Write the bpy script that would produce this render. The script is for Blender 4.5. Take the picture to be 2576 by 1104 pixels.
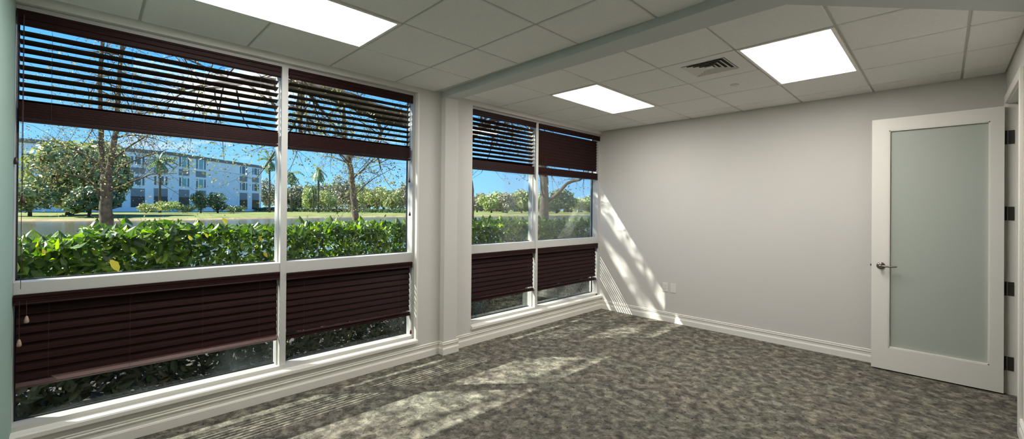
import bpy, bmesh, math, random
from mathutils import Vector, Matrix, noise

# ------------------------------------------------------------------ scene, camera, light
S = bpy.context.scene
for o in list(bpy.data.objects):
    bpy.data.objects.remove(o, do_unlink=True)
COL = S.collection

F_PX, PX, PY = 1074.694, 1297.64, 523.0          # focal length and principal point for a 2576 px wide frame
YAW, PITCH, ROLL = 0.78640, 0.00362, 0.00830
CAM = Vector((3.6741, -5.5529, 1.4998))
FW = Vector((-math.sin(YAW) * math.cos(PITCH), math.cos(YAW) * math.cos(PITCH), math.sin(PITCH)))
_rt = Vector((math.cos(YAW), math.sin(YAW), 0)); _up = _rt.cross(FW)
RT = math.cos(ROLL) * _rt + math.sin(ROLL) * _up
UP = -math.sin(ROLL) * _rt + math.cos(ROLL) * _up

cd = bpy.data.cameras.new('camera'); cam = bpy.data.objects.new('camera', cd); COL.objects.link(cam)
cd.sensor_fit = 'HORIZONTAL'; cd.sensor_width = 36.0; cd.lens = F_PX / 2576 * 36
cd.shift_x = -(PX - 1288) / 2576; cd.shift_y = -(552 - PY) / 2576
cd.clip_start = 0.05; cd.clip_end = 2000
cam.matrix_world = Matrix(((RT.x, UP.x, -FW.x, CAM.x), (RT.y, UP.y, -FW.y, CAM.y), (RT.z, UP.z, -FW.z, CAM.z), (0, 0, 0, 1)))
S.camera = cam

S.view_settings.view_transform = 'Standard'; S.view_settings.look = 'None'
S.view_settings.exposure = 0.68; S.view_settings.gamma = 1.0; S.view_settings.use_curve_mapping = False
S.cycles.use_denoising = True
S.cycles.max_bounces = 10; S.cycles.diffuse_bounces = 6; S.cycles.glossy_bounces = 4
S.cycles.transparent_max_bounces = 24; S.cycles.transmission_bounces = 6
S.cycles.sample_clamp_indirect = 6.0; S.cycles.caustics_reflective = False; S.cycles.caustics_refractive = False

SUN_DIR = Vector((1.0, 1.17, -1.41)).normalized()    # the way the light travels
SUN = 12.0
sl = bpy.data.lights.new('sun', 'SUN'); sl.energy = SUN; sl.angle = math.radians(0.53); sl.color = (1.0, 0.955, 0.88)
so = bpy.data.objects.new('sun', sl); COL.objects.link(so)
so.rotation_euler = SUN_DIR.to_track_quat('-Z', 'Y').to_euler(); so.location = (-20, -24, 30)

PANEL = 12.0                                           # emission of the ceiling light panels
SKY = 1.0

def N(nt, t, loc=None, **kw):
    n = nt.nodes.new(t)
    for k, v in kw.items():
        if k.startswith('i_'):
            key = k[2:]; key = int(key) if key.isdigit() else key.replace('_', ' ')
            n.inputs[key].default_value = v
        else:
            setattr(n, k, v)
    return n

def ramp(nt, fac, stops, interp='LINEAR'):
    r = nt.nodes.new('ShaderNodeValToRGB'); r.color_ramp.interpolation = interp
    e = r.color_ramp.elements
    while len(e) > 1: e.remove(e[-1])
    e[0].position = stops[0][0]; e[0].color = (*stops[0][1], 1)
    for p, c in stops[1:]:
        x = e.new(p); x.color = (*c, 1)
    if fac is not None: nt.links.new(fac, r.inputs[0])
    return r

def world():
    w = bpy.data.worlds.new('sky'); S.world = w; w.use_nodes = True
    nt = w.node_tree; nt.nodes.clear()
    tc = N(nt, 'ShaderNodeTexCoord'); sep = N(nt, 'ShaderNodeSeparateXYZ')
    nt.links.new(tc.outputs['Generated'], sep.inputs[0])
    g = ramp(nt, sep.outputs[2], [(0.0, (0.32, 0.60, 0.86)), (0.05, (0.24, 0.53, 0.86)), (0.25, (0.11, 0.39, 0.84)), (0.7, (0.05, 0.22, 0.68))])
    # a bank of thin white cloud high over the lake
    nz = N(nt, 'ShaderNodeTexNoise'); nz.inputs['Scale'].default_value = 5.0; nz.inputs['Detail'].default_value = 6.0
    mp = N(nt, 'ShaderNodeMapping'); mp.inputs['Scale'].default_value = (1, 1, 3.2)
    nt.links.new(tc.outputs['Generated'], mp.inputs[0]); nt.links.new(mp.outputs[0], nz.inputs['Vector'])
    d = N(nt, 'ShaderNodeVectorMath', operation='DISTANCE')
    c = (FW + RT * ((560 - PX) / F_PX) - UP * ((225 - PY) / F_PX)).normalized()
    nt.links.new(tc.outputs['Generated'], d.inputs[0]); d.inputs[1].default_value = c
    mr = N(nt, 'ShaderNodeMapRange'); mr.inputs['From Min'].default_value = 0.26; mr.inputs['From Max'].default_value = 0.05
    mr.inputs['To Min'].default_value = -0.2; mr.inputs['To Max'].default_value = 0.06
    nt.links.new(d.outputs['Value'], mr.inputs['Value'])
    ad = N(nt, 'ShaderNodeMath', operation='ADD'); nt.links.new(nz.outputs[0], ad.inputs[0]); nt.links.new(mr.outputs[0], ad.inputs[1])
    cr = ramp(nt, ad.outputs[0], [(0.50, (0, 0, 0)), (0.66, (1, 1, 1))])
    mx = N(nt, 'ShaderNodeMix', data_type='RGBA')
    nt.links.new(cr.outputs[0], mx.inputs['Factor']); nt.links.new(g.outputs[0], mx.inputs[6]); mx.inputs[7].default_value = (0.98, 0.90, 0.87, 1)
    bg = N(nt, 'ShaderNodeBackground'); bg.inputs[1].default_value = SKY
    nt.links.new(mx.outputs[2], bg.inputs[0])
    out = N(nt, 'ShaderNodeOutputWorld'); nt.links.new(bg.outputs[0], out.inputs[0])
world()

# ------------------------------------------------------------------ materials
def mat(name, col, rough=0.6, metal=0.0, spec=0.5, var=0.0, vscale=20.0, bump=0.0, bscale=200.0, coat=0.0, trans=0.0, stretch=None):
    m = bpy.data.materials.new(name); m.use_nodes = True
    nt = m.node_tree; b = nt.nodes['Principled BSDF']
    b.inputs['Base Color'].default_value = (*col, 1); b.inputs['Roughness'].default_value = rough
    b.inputs['Metallic'].default_value = metal; b.inputs['Specular IOR Level'].default_value = spec
    if coat: b.inputs['Coat Weight'].default_value = coat; b.inputs['Coat Roughness'].default_value = 0.15
    tc = None
    if var or bump:
        tc = N(nt, 'ShaderNodeTexCoord'); vec = tc.outputs['Object']
        if stretch:
            mp = N(nt, 'ShaderNodeMapping'); mp.inputs['Scale'].default_value = stretch
            nt.links.new(vec, mp.inputs[0]); vec = mp.outputs[0]
    if var:
        nz = N(nt, 'ShaderNodeTexNoise'); nz.inputs['Scale'].default_value = vscale; nz.inputs['Detail'].default_value = 5
        nt.links.new(vec, nz.inputs['Vector'])
        lo = tuple(max(0, c * (1 - var)) for c in col); hi = tuple(min(1, c * (1 + var)) for c in col)
        r = ramp(nt, nz.outputs[0], [(0.3, lo), (0.7, hi)])
        nt.links.new(r.outputs[0], b.inputs['Base Color'])
    if bump:
        nz = N(nt, 'ShaderNodeTexNoise'); nz.inputs['Scale'].default_value = bscale; nz.inputs['Detail'].default_value = 3
        nt.links.new(vec, nz.inputs['Vector'])
        bp = N(nt, 'ShaderNodeBump'); bp.inputs['Strength'].default_value = bump; bp.inputs['Distance'].default_value = 0.004
        nt.links.new(nz.outputs[0], bp.inputs['Height']); nt.links.new(bp.outputs[0], b.inputs['Normal'])
    return m

def leafmat(name, cols, scale=3.0, rough=0.45, trans=0.35, spec=0.4):
    """leaves: colour differs from leaf to leaf, light shines partly through"""
    m = bpy.data.materials.new(name); m.use_nodes = True
    nt = m.node_tree; b = nt.nodes['Principled BSDF']; out = nt.nodes['Material Output']
    geo = N(nt, 'ShaderNodeNewGeometry')
    st = [((i + 0.0) / max(1, len(cols) - 1), c) for i, c in enumerate(cols)]
    r = ramp(nt, geo.outputs['Random Per Island'], st)
    nt.links.new(r.outputs[0], b.inputs['Base Color']); b.inputs['Roughness'].default_value = rough
    b.inputs['Specular IOR Level'].default_value = spec
    tr = N(nt, 'ShaderNodeBsdfTranslucent')
    hs = N(nt, 'ShaderNodeHueSaturation'); hs.inputs['Saturation'].default_value = 1.2; hs.inputs['Value'].default_value = 1.5
    nt.links.new(r.outputs[0], hs.inputs['Color']); nt.links.new(hs.outputs[0], tr.inputs[0])
    mx = N(nt, 'ShaderNodeMixShader'); mx.inputs[0].default_value = trans
    nt.links.new(b.outputs[0], mx.inputs[1]); nt.links.new(tr.outputs[0], mx.inputs[2]); nt.links.new(mx.outputs[0], out.inputs[0])
    return m

def emat(name, col, s):
    m = bpy.data.materials.new(name); m.use_nodes = True
    nt = m.node_tree; nt.nodes.clear()
    e = N(nt, 'ShaderNodeEmission'); e.inputs[0].default_value = (*col, 1); e.inputs[1].default_value = s
    o = N(nt, 'ShaderNodeOutputMaterial'); nt.links.new(e.outputs[0], o.inputs[0])
    return m

def glassmat(name, tint=(0.93, 0.97, 0.96), refl=1.0, painted_refl=0.0):
    m = bpy.data.materials.new(name); m.use_nodes = True
    nt = m.node_tree; nt.nodes.clear()
    t = N(nt, 'ShaderNodeBsdfTransparent'); t.inputs[0].default_value = (*tint, 1)
    g = N(nt, 'ShaderNodeBsdfGlossy'); g.inputs['Roughness'].default_value = 0.02
    f = N(nt, 'ShaderNodeFresnel'); f.inputs[0].default_value = 1.45
    mul = N(nt, 'ShaderNodeMath', operation='MULTIPLY'); mul.inputs[1].default_value = refl
    nt.links.new(f.outputs[0], mul.inputs[0])
    mx = N(nt, 'ShaderNodeMixShader'); nt.links.new(mul.outputs[0], mx.inputs[0])
    nt.links.new(t.outputs[0], mx.inputs[1]); nt.links.new(g.outputs[0], mx.inputs[2])
    last = mx.outputs[0]
    if painted_refl:
        d = N(nt, 'ShaderNodeBsdfDiffuse'); d.inputs[0].default_value = (0.55, 0.66, 0.72, 1)  # bluish room reflections painted into the pane as diffuse patches
        tc = N(nt, 'ShaderNodeTexCoord'); nz = N(nt, 'ShaderNodeTexNoise'); nz.inputs['Scale'].default_value = 3.0; nz.inputs['Detail'].default_value = 4
        nt.links.new(tc.outputs['Object'], nz.inputs['Vector'])
        r = ramp(nt, nz.outputs[0], [(0.48, (0, 0, 0)), (0.75, (painted_refl,) * 3)])
        m2 = N(nt, 'ShaderNodeMixShader'); nt.links.new(r.outputs[0], m2.inputs[0])
        nt.links.new(last, m2.inputs[1]); nt.links.new(d.outputs[0], m2.inputs[2]); last = m2.outputs[0]
    o = N(nt, 'ShaderNodeOutputMaterial'); nt.links.new(last, o.inputs[0])
    return m

def carpetmat():
    m = bpy.data.materials.new('carpet'); m.use_nodes = True
    nt = m.node_tree; b = nt.nodes['Principled BSDF']; L = nt.links
    tc = N(nt, 'ShaderNodeTexCoord'); V = tc.outputs['Object']
    wob = N(nt, 'ShaderNodeTexNoise'); wob.inputs['Scale'].default_value = 14; wob.inputs['Detail'].default_value = 3
    L.new(V, wob.inputs['Vector'])
    mad = N(nt, 'ShaderNodeVectorMath', operation='MULTIPLY_ADD'); mad.inputs[1].default_value = (0.09, 0.09, 0)
    L.new(wob.outputs['Color'], mad.inputs[0]); L.new(V, mad.inputs[2])
    n1 = N(nt, 'ShaderNodeTexNoise'); n1.inputs['Scale'].default_value = 12; n1.inputs['Detail'].default_value = 8; n1.inputs['Roughness'].default_value = 0.72
    L.new(mad.outputs[0], n1.inputs['Vector'])
    base = ramp(nt, n1.outputs[0], [(0.38, (0.065, 0.060, 0.050)), (0.46, (0.115, 0.106, 0.088)), (0.53, (0.175, 0.161, 0.130)), (0.62, (0.30, 0.276, 0.218))])
    n2 = N(nt, 'ShaderNodeTexNoise'); n2.inputs['Scale'].default_value = 1.7; n2.inputs['Detail'].default_value = 4
    L.new(V, n2.inputs['Vector'])
    tint = ramp(nt, n2.outputs[0], [(0.35, (0.965, 1.0, 0.97)), (0.65, (1.03, 0.995, 0.985))])
    m1 = N(nt, 'ShaderNodeMix', data_type='RGBA', blend_type='MULTIPLY'); m1.inputs[0].default_value = 1.0
    L.new(base.outputs[0], m1.inputs[6]); L.new(tint.outputs[0], m1.inputs[7])
    vo = N(nt, 'ShaderNodeTexVoronoi', feature='DISTANCE_TO_EDGE'); vo.inputs['Scale'].default_value = 11
    L.new(mad.outputs[0], vo.inputs['Vector'])
    n4 = N(nt, 'ShaderNodeTexNoise'); n4.inputs['Scale'].default_value = 9; L.new(V, n4.inputs['Vector'])
    er = ramp(nt, vo.outputs['Distance'], [(0.0, (1, 1, 1)), (0.045, (0, 0, 0))])
    em = ramp(nt, n4.outputs[0], [(0.50, (0, 0, 0)), (0.62, (0.5,) * 3)])
    emu = N(nt, 'ShaderNodeMath', operation='MULTIPLY'); L.new(er.outputs[0], emu.inputs[0]); L.new(em.outputs[0], emu.inputs[1])
    n3 = N(nt, 'ShaderNodeTexNoise'); n3.inputs['Scale'].default_value = 27; n3.inputs['Detail'].default_value = 5; n3.inputs['Roughness'].default_value = 0.6
    L.new(V, n3.inputs['Vector'])
    fr = ramp(nt, n3.outputs[0], [(0.335, (1.0,) * 3), (0.385, (0, 0, 0))])
    mxx = N(nt, 'ShaderNodeMath', operation='MAXIMUM'); L.new(emu.outputs[0], mxx.inputs[0]); L.new(fr.outputs[0], mxx.inputs[1])
    m2 = N(nt, 'ShaderNodeMix', data_type='RGBA'); L.new(mxx.outputs[0], m2.inputs['Factor'])
    L.new(m1.outputs[2], m2.inputs[6]); m2.inputs[7].default_value = (0.026, 0.025, 0.023, 1)
    L.new(m2.outputs[2], b.inputs['Base Color'])
    b.inputs['Roughness'].default_value = 0.95; b.inputs['Specular IOR Level'].default_value = 0.1
    pile = N(nt, 'ShaderNodeTexNoise'); pile.inputs['Scale'].default_value = 420; L.new(V, pile.inputs['Vector'])
    bp = N(nt, 'ShaderNodeBump'); bp.inputs['Strength'].default_value = 0.5; bp.inputs['Distance'].default_value = 0.004
    L.new(pile.outputs[0], bp.inputs['Height']); L.new(bp.outputs[0], b.inputs['Normal'])
    return m

def watermat():
    m = bpy.data.materials.new('lake_water'); m.use_nodes = True
    nt = m.node_tree; b = nt.nodes['Principled BSDF']
    b.inputs['Base Color'].default_value = (0.060, 0.062, 0.045, 1); b.inputs['Roughness'].default_value = 0.12; b.inputs['IOR'].default_value = 1.33
    tc = N(nt, 'ShaderNodeTexCoord'); mp = N(nt, 'ShaderNodeMapping'); mp.inputs['Scale'].default_value = (1, 1, 1)
    nt.links.new(tc.outputs['Object'], mp.inputs[0])
    nz = N(nt, 'ShaderNodeTexNoise'); nz.inputs['Scale'].default_value = 1.3; nz.inputs['Detail'].default_value = 5
    nt.links.new(mp.outputs[0], nz.inputs['Vector'])
    bp = N(nt, 'ShaderNodeBump'); bp.inputs['Strength'].default_value = 0.35; bp.inputs['Distance'].default_value = 0.15
    nt.links.new(nz.outputs[0], bp.inputs['Height']); nt.links.new(bp.outputs[0], b.inputs['Normal'])
    return m

M = dict(
    wall=mat('wall_paint_grey', (0.625, 0.595, 0.55), 0.75, spec=0.2, bump=0.15, bscale=350),
    wallw=mat('wall_paint_white', (0.66, 0.635, 0.59), 0.7, spec=0.2, bump=0.12, bscale=350),
    teal=mat('wall_paint_pale_green', (0.30, 0.42, 0.365), 0.75, spec=0.2, bump=0.12, bscale=350),
    beam=mat('beam_paint', (0.55, 0.57, 0.56), 0.75, spec=0.2),
    trim=mat('trim_paint', (0.80, 0.765, 0.695), 0.35, spec=0.4),
    frame=mat('window_frame_aluminium', (0.54, 0.53, 0.50), 0.38, spec=0.5),
    gasket=mat('black_gasket', (0.012, 0.014, 0.018), 0.5),
    tile=mat('ceiling_tile', (0.80, 0.79, 0.755), 0.9, spec=0.1, var=0.03, vscale=60, bump=0.35, bscale=160),
    grid=mat('ceiling_grid', (0.55, 0.55, 0.50), 0.6),
    wood=mat('mahogany_blind', (0.020, 0.005, 0.0045), 0.5, spec=0.18, var=0.25, vscale=14, stretch=(8, 0.6, 8)),
    wood_lit=mat('mahogany_lit_rail', (0.075, 0.034, 0.030), 0.45, spec=0.35, var=0.2, vscale=14, stretch=(8, 0.6, 8)),  # lighter copy of the blind wood, so the tipped rail looks lit
    cord=mat('blind_cord', (0.055, 0.022, 0.02), 0.7),
    tassel=mat('dark_tassel', (0.05, 0.014, 0.012), 0.4),
    tassel_l=mat('pale_tassel', (0.42, 0.28, 0.22), 0.4),
    door=mat('door_paint', (0.80, 0.765, 0.69), 0.35, spec=0.4),
    frost=mat('frosted_glass', (0.43, 0.46, 0.40), 0.28, spec=0.5),
    nickel=mat('satin_nickel', (0.30, 0.27, 0.23), 0.28, metal=1.0),
    hinge=mat('bronze_hinge', (0.10, 0.09, 0.08), 0.4, metal=0.8),
    plastic=mat('white_plastic', (0.74, 0.71, 0.65), 0.35),
    dark=mat('dark_slot', (0.03, 0.03, 0.03), 0.6),
    vent=mat('vent_metal', (0.60, 0.58, 0.53), 0.4),
    ventdark=mat('vent_throat', (0.06, 0.05, 0.045), 0.8),
    panel=emat('light_panel', (1.0, 0.975, 0.945), PANEL),
    carpet=carpetmat(), glass=glassmat('window_glass', refl=0.35), glass2=glassmat('window_glass_low', refl=0.5, painted_refl=0.10),
    mulch=mat('mulch', (0.035, 0.027, 0.02), 0.95, var=0.5, vscale=12, bump=0.8, bscale=30),
    grass=mat('lawn', (0.150, 0.165, 0.052), 0.95, spec=0.1, var=0.28, vscale=0.25),
    bank=mat('muddy_bank', (0.26, 0.20, 0.11), 0.95, spec=0.1, var=0.3, vscale=0.6),
    water=watermat(),
    bark=mat('bark', (0.125, 0.10, 0.072), 0.9, spec=0.1, var=0.45, vscale=12, bump=0.8, bscale=30),
    bark_d=mat('dark_bark', (0.085, 0.07, 0.055), 0.9, spec=0.1, var=0.4, vscale=8),
    bwall=mat('stucco_white', (0.92, 0.90, 0.92), 0.9, spec=0.1, var=0.03, vscale=0.5),
    bpanel=mat('grey_spandrel', (0.28, 0.27, 0.27), 0.8),
    bdark=mat('tinted_shopfront', (0.035, 0.04, 0.045), 0.25),
    broof=mat('roof_edge', (0.22, 0.19, 0.17), 0.8),
    bglass=mat('tinted_glass', (0.05, 0.10, 0.10), 0.12, spec=0.8),
    bglassl=mat('pale_glass', (0.20, 0.42, 0.40), 0.3, spec=0.8),
    hedge=leafmat('hedge_leaves', [(0.022, 0.05, 0.012), (0.04, 0.085, 0.015), (0.09, 0.17, 0.02), (0.035, 0.07, 0.015), (0.19, 0.31, 0.025), (0.04, 0.08, 0.02), (0.08, 0.14, 0.02), (0.32, 0.42, 0.04)], rough=0.36, trans=0.42, spec=0.45),
    shadeleaf=leafmat('shade_painted_leaves', [(0.012, 0.018, 0.008), (0.022, 0.030, 0.010), (0.030, 0.024, 0.014), (0.015, 0.026, 0.010)], rough=0.6, trans=0.1, spec=0.2),  # low hedge leaves coloured dark, imitating the shade at the hedge foot
    yellow=leafmat('yellow_leaf', [(0.75, 0.62, 0.04), (0.70, 0.50, 0.05)], trans=0.3),
    hstem=mat('hedge_stem', (0.30, 0.24, 0.15), 0.8),
    sparse=leafmat('autumn_leaves', [(0.17, 0.17, 0.06), (0.13, 0.10, 0.045), (0.28, 0.25, 0.10), (0.10, 0.11, 0.045), (0.34, 0.27, 0.17)], trans=0.35),
    oakleaf=leafmat('oak_leaves', [(0.10, 0.12, 0.035), (0.20, 0.21, 0.07), (0.34, 0.32, 0.12), (0.13, 0.13, 0.05), (0.45, 0.40, 0.22)], trans=0.3),
    g_mid=leafmat('mid_green_leaves', [(0.19, 0.22, 0.07), (0.29, 0.32, 0.11), (0.40, 0.41, 0.17), (0.15, 0.18, 0.06)], trans=0.2),
    g_pale=leafmat('pale_green_leaves', [(0.26, 0.31, 0.10), (0.36, 0.39, 0.14), (0.20, 0.25, 0.09)], trans=0.2),
    g_dark=leafmat('dark_green_leaves', [(0.05, 0.09, 0.03), (0.09, 0.14, 0.05), (0.13, 0.17, 0.07)], trans=0.15),
    g_grey=leafmat('grey_brown_leaves', [(0.20, 0.19, 0.12), (0.28, 0.26, 0.17), (0.16, 0.17, 0.10)], trans=0.15),
    frond=leafmat('palm_fronds', [(0.10, 0.17, 0.06), (0.20, 0.26, 0.10), (0.14, 0.20, 0.08)], trans=0.15),
    carw=mat('car_paint', (0.75, 0.75, 0.76), 0.25, coat=0.5), tyre=mat('tyre', (0.02, 0.02, 0.02), 0.8),
)

# ------------------------------------------------------------------ helpers
def link(name, bm, m, parent=None, smooth=False):
    me = bpy.data.meshes.new(name)
    bmesh.ops.remove_doubles(bm, verts=bm.verts, dist=1e-6) if False else None
    bm.normal_update(); bm.to_mesh(me); bm.free()
    if isinstance(m, (list, tuple)):
        for x in m: me.materials.append(x)
    else: me.materials.append(m)
    if smooth:
        for p in me.polygons: p.use_smooth = True
    o = bpy.data.objects.new(name, me); COL.objects.link(o)
    if parent is not None:
        o.parent = parent
        o.matrix_parent_inverse = Matrix.Translation(parent.location).inverted() if parent.location.length > 0 else Matrix()
    return o

def tag(o, label=None, cat=None, group=None, kind=None):
    if label: o['label'] = label
    if cat: o['category'] = cat
    if group: o['group'] = group
    if kind: o['kind'] = kind
    return o

def thing(name, loc, label=None, cat=None, group=None, kind=None):
    o = bpy.data.objects.new(name, None); COL.objects.link(o); o.location = loc; o.empty_display_size = 0.1
    return tag(o, label, cat, group, kind)

def box(bm, x0, x1, y0, y1, z0, z1, bev=0.0):
    x0, x1 = min(x0, x1), max(x0, x1); y0, y1 = min(y0, y1), max(y0, y1); z0, z1 = min(z0, z1), max(z0, z1)
    r = bmesh.ops.create_cube(bm, size=1.0)
    vs = r['verts']
    for v in vs:
        v.co = Vector(((x0 + x1) / 2 + v.co.x * (x1 - x0), (y0 + y1) / 2 + v.co.y * (y1 - y0), (z0 + z1) / 2 + v.co.z * (z1 - z0)))
    if bev:
        es = list({e for v in vs for e in v.link_edges})
        bmesh.ops.bevel(bm, geom=es, offset=bev, segments=2, affect='EDGES', profile=0.6)

def B(*boxes, bev=0.0):
    bm = bmesh.new()
    for b in boxes: box(bm, *b, bev=bev)
    return bm

def prism(bm, poly, axis, a0, a1, mi=0):
    """extrude a 2D outline along axis 0/1/2; outline given in the other two axes in order"""
    def P(p, a):
        q = [0, 0, 0]; oth = [i for i in range(3) if i != axis]
        q[axis] = a; q[oth[0]] = p[0]; q[oth[1]] = p[1]; return q
    va = [bm.verts.new(P(p, a0)) for p in poly]; vb = [bm.verts.new(P(p, a1)) for p in poly]
    n = len(poly); fs = [bm.faces.new(va), bm.faces.new(vb[::-1])]
    for i in range(n):
        j = (i + 1) % n; fs.append(bm.faces.new((va[j], va[i], vb[i], vb[j])))
    for f in fs: f.material_index = mi
    bmesh.ops.recalc_face_normals(bm, faces=fs)

def tube(bm, pts, rad, sides=6, cap=True):
    pts = [Vector(p) for p in pts]
    if not isinstance(rad, (list, tuple)): rad = [rad] * len(pts)
    rings = []; prev = None
    for i, p in enumerate(pts):
        d = (pts[min(i + 1, len(pts) - 1)] - pts[max(i - 1, 0)])
        if d.length < 1e-9: d = Vector((0, 0, 1))
        d.normalize()
        if prev is None:
            a = d.orthogonal().normalized()
        else:
            a = (prev - d * prev.dot(d));
            a = a.normalized() if a.length > 1e-6 else d.orthogonal().normalized()
        prev = a; b = d.cross(a)
        rings.append([bm.verts.new(p + (a * math.cos(2 * math.pi * k / sides) + b * math.sin(2 * math.pi * k / sides)) * rad[i]) for k in range(sides)])
    for r0, r1 in zip(rings, rings[1:]):
        for k in range(sides):
            bm.faces.new((r0[k], r0[(k + 1) % sides], r1[(k + 1) % sides], r1[k]))
    if cap:
        bm.faces.new(rings[0][::-1]); bm.faces.new(rings[-1])

def lathe(bm, prof, org, axis=2, seg=20):
    """prof: (radius, offset along axis)"""
    org = Vector(org); rings = []
    oth = [i for i in range(3) if i != axis]
    for r, h in prof:
        ring = []
        for k in range(seg):
            q = Vector(org); q[axis] += h
            q[oth[0]] += r * math.cos(2 * math.pi * k / seg); q[oth[1]] += r * math.sin(2 * math.pi * k / seg)
            ring.append(bm.verts.new(q))
        rings.append(ring)
    fs = []
    for r0, r1 in zip(rings, rings[1:]):
        for k in range(seg): fs.append(bm.faces.new((r0[k], r0[(k + 1) % seg], r1[(k + 1) % seg], r1[k])))
    fs.append(bm.faces.new(rings[0][::-1])); fs.append(bm.faces.new(rings[-1]))
    bmesh.ops.recalc_face_normals(bm, faces=fs)

def at(u, v, d):
    """the point of the place seen at frame position u, v at depth d"""
    return CAM + (FW + RT * ((u - PX) / F_PX) - UP * ((v - PY) / F_PX)) * d

# ------------------------------------------------------------------ room shell
XW, YL, W, H = -0.03, -5.86, 4.05, 2.705          # window wall face, left wall face, right wall face, ceiling
XO = -0.24                                        # outer face of the window wall
ST = dict(kind='structure')

bm = bmesh.new(); box(bm, -0.24, W, YL, 0.0, -0.06, 0.0)
tag(link('floor', bm, M['carpet']), **ST)

# bays: y0, y1, mullion, rail z0, z1
BAYS = [dict(y0=YL, y1=-3.235, my=-4.446, r0=0.985, r1=1.058, r0b=0.970, r1b=1.060), dict(y0=-2.545, y1=-0.0, my=-1.425, r0=0.995, r1=1.088)]
WZ0, WZ1 = 0.20, 2.655

bm = B((XO, XW, BAYS[0]['y1'], BAYS[1]['y0'], 0, 2.80), (XO, XW, YL - 0.12, BAYS[0]['y1'], 0, 0.162), (XO, XW, BAYS[1]['y0'], 0.12, 0, 0.162),
       (XO, XW, YL - 0.12, BAYS[0]['y1'], WZ1, 2.80), (XO, XW, BAYS[1]['y0'], 0.12, WZ1, 2.80))
tag(link('wall_window', bm, M['wallw']), **ST)
bm = B((-0.03, 0.045, -2.965, -2.80, 0.0, 2.66), bev=0.004)
tag(link('trim_1', bm, M['wallw']), **ST)                     # the pilaster between the two bays
bm = B((XO, W + 0.12, 0.0, 0.12, 0, 2.80))
tag(link('wall_back', bm, M['wall']), **ST)
bm = B((XO, W + 0.12, YL - 0.12, YL, 0, 2.80))
tag(link('wall_left', bm, M['teal']), **ST)
# right wall with its doorway
DY0, DY1, DZ = -1.055, -0.142, 2.415
bm = B((W, W + 0.13, YL, DY0 - 0.02, 0, 2.80), (W, W + 0.13, DY1 + 0.02, 0.0, 0, 2.80), (W, W + 0.13, DY0 - 0.02, DY1 + 0.02, DZ + 0.02, 2.80))
tag(link('wall_right', bm, M['wall']), **ST)
# the hall beyond the doorway
bm = B((W + 1.35, W + 1.45, -3.0, 0.9, 0, 2.80), (W + 0.13, W + 1.45, -3.1, -3.0, 0, 2.80), (W + 0.13, W + 1.45, 0.9, 1.0, 0, 2.80))
tag(link('wall_hall', bm, M['wall']), **ST)
bm = B((W, W + 1.45, -3.1, 1.0, -0.06, 0.0)); tag(link('floor', bm, M['carpet']), **ST)
bm = B((W + 0.13, W + 1.45, -3.1, 1.0, 2.72, 2.80)); tag(link('ceiling', bm, M['tile']), **ST)

# suspended ceiling: a grid of tee bars with dropped-edge tiles between them
T = 0.6096; XG = XW
LIGHTS = [(0.569, -5.332, 0), (0.7357, -2.147, 1), (2.5645, -2.147, 2)]
VENTC = (1.955, -2.147)
BEAM_NEAR, BEAM_FAR = -3.04, -2.82
def ceiling():
    bm = bmesh.new()
    box(bm, XO, W + 0.13, YL - 0.1, 0.1, H + 0.012, H + 0.06)
    for f in bm.faces: f.material_index = 1
    def cells(a0, g, lo, hi):
        e = sorted({lo, hi} | {g + i * T for i in range(-20, 20) if lo + 0.02 < g + i * T < hi - 0.02}); return list(zip(e, e[1:]))
    for gx, gy, ylo, yhi in ((0.569, -4.113, YL, BEAM_NEAR), (0.7357, -2.147, BEAM_FAR, 0.0)):
        for x0, x1 in cells(0, gx, XG, W):
            for y0, y1 in cells(0, gy, ylo, yhi):
                cx, cy = (x0 + x1) / 2, (y0 + y1) / 2
                if any(lx < cx < lx + T and ly < cy < ly + 2 * T for lx, ly, _ in LIGHTS): continue
                if VENTC[0] < cx < VENTC[0] + T and VENTC[1] < cy < VENTC[1] + T: continue
                g = 0.008
                n0 = len(bm.faces)
                # bevelled slab
                a = [(x0 + g, y0 + g), (x1 - g, y0 + g), (x1 - g, y1 - g), (x0 + g, y1 - g)]
                b = [(x0 + g + .006, y0 + g + .006), (x1 - g - .006, y0 + g + .006), (x1 - g - .006, y1 - g - .006), (x0 + g + .006, y1 - g - .006)]
                va = [bm.verts.new((p[0], p[1], H + 0.012)) for p in a]; vm = [bm.verts.new((p[0], p[1], H + 0.004)) for p in a]; vb = [bm.verts.new((p[0], p[1], H)) for p in b]
                bm.faces.new(vb[::-1])
                for i in range(4):
                    j = (i + 1) % 4
                    bm.faces.new((va[j], va[i], vm[i], vm[j])); bm.faces.new((vm[j], vm[i], vb[i], vb[j]))
    return tag(link('ceiling', bm, [M['tile'], M['grid']]), **ST)
ceiling()
# the beam on the pilaster widens into a slanting bulkhead near the camera
bm = bmesh.new()
prism(bm, [(XW, -2.965), (2.8, -3.062), (W, -3.075), (W, -1.72), (3.05, BEAM_FAR), (XW, BEAM_FAR)], 2, 2.652, H + 0.02)
tag(link('trim_2', bm, M['beam']), **ST)

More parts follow.
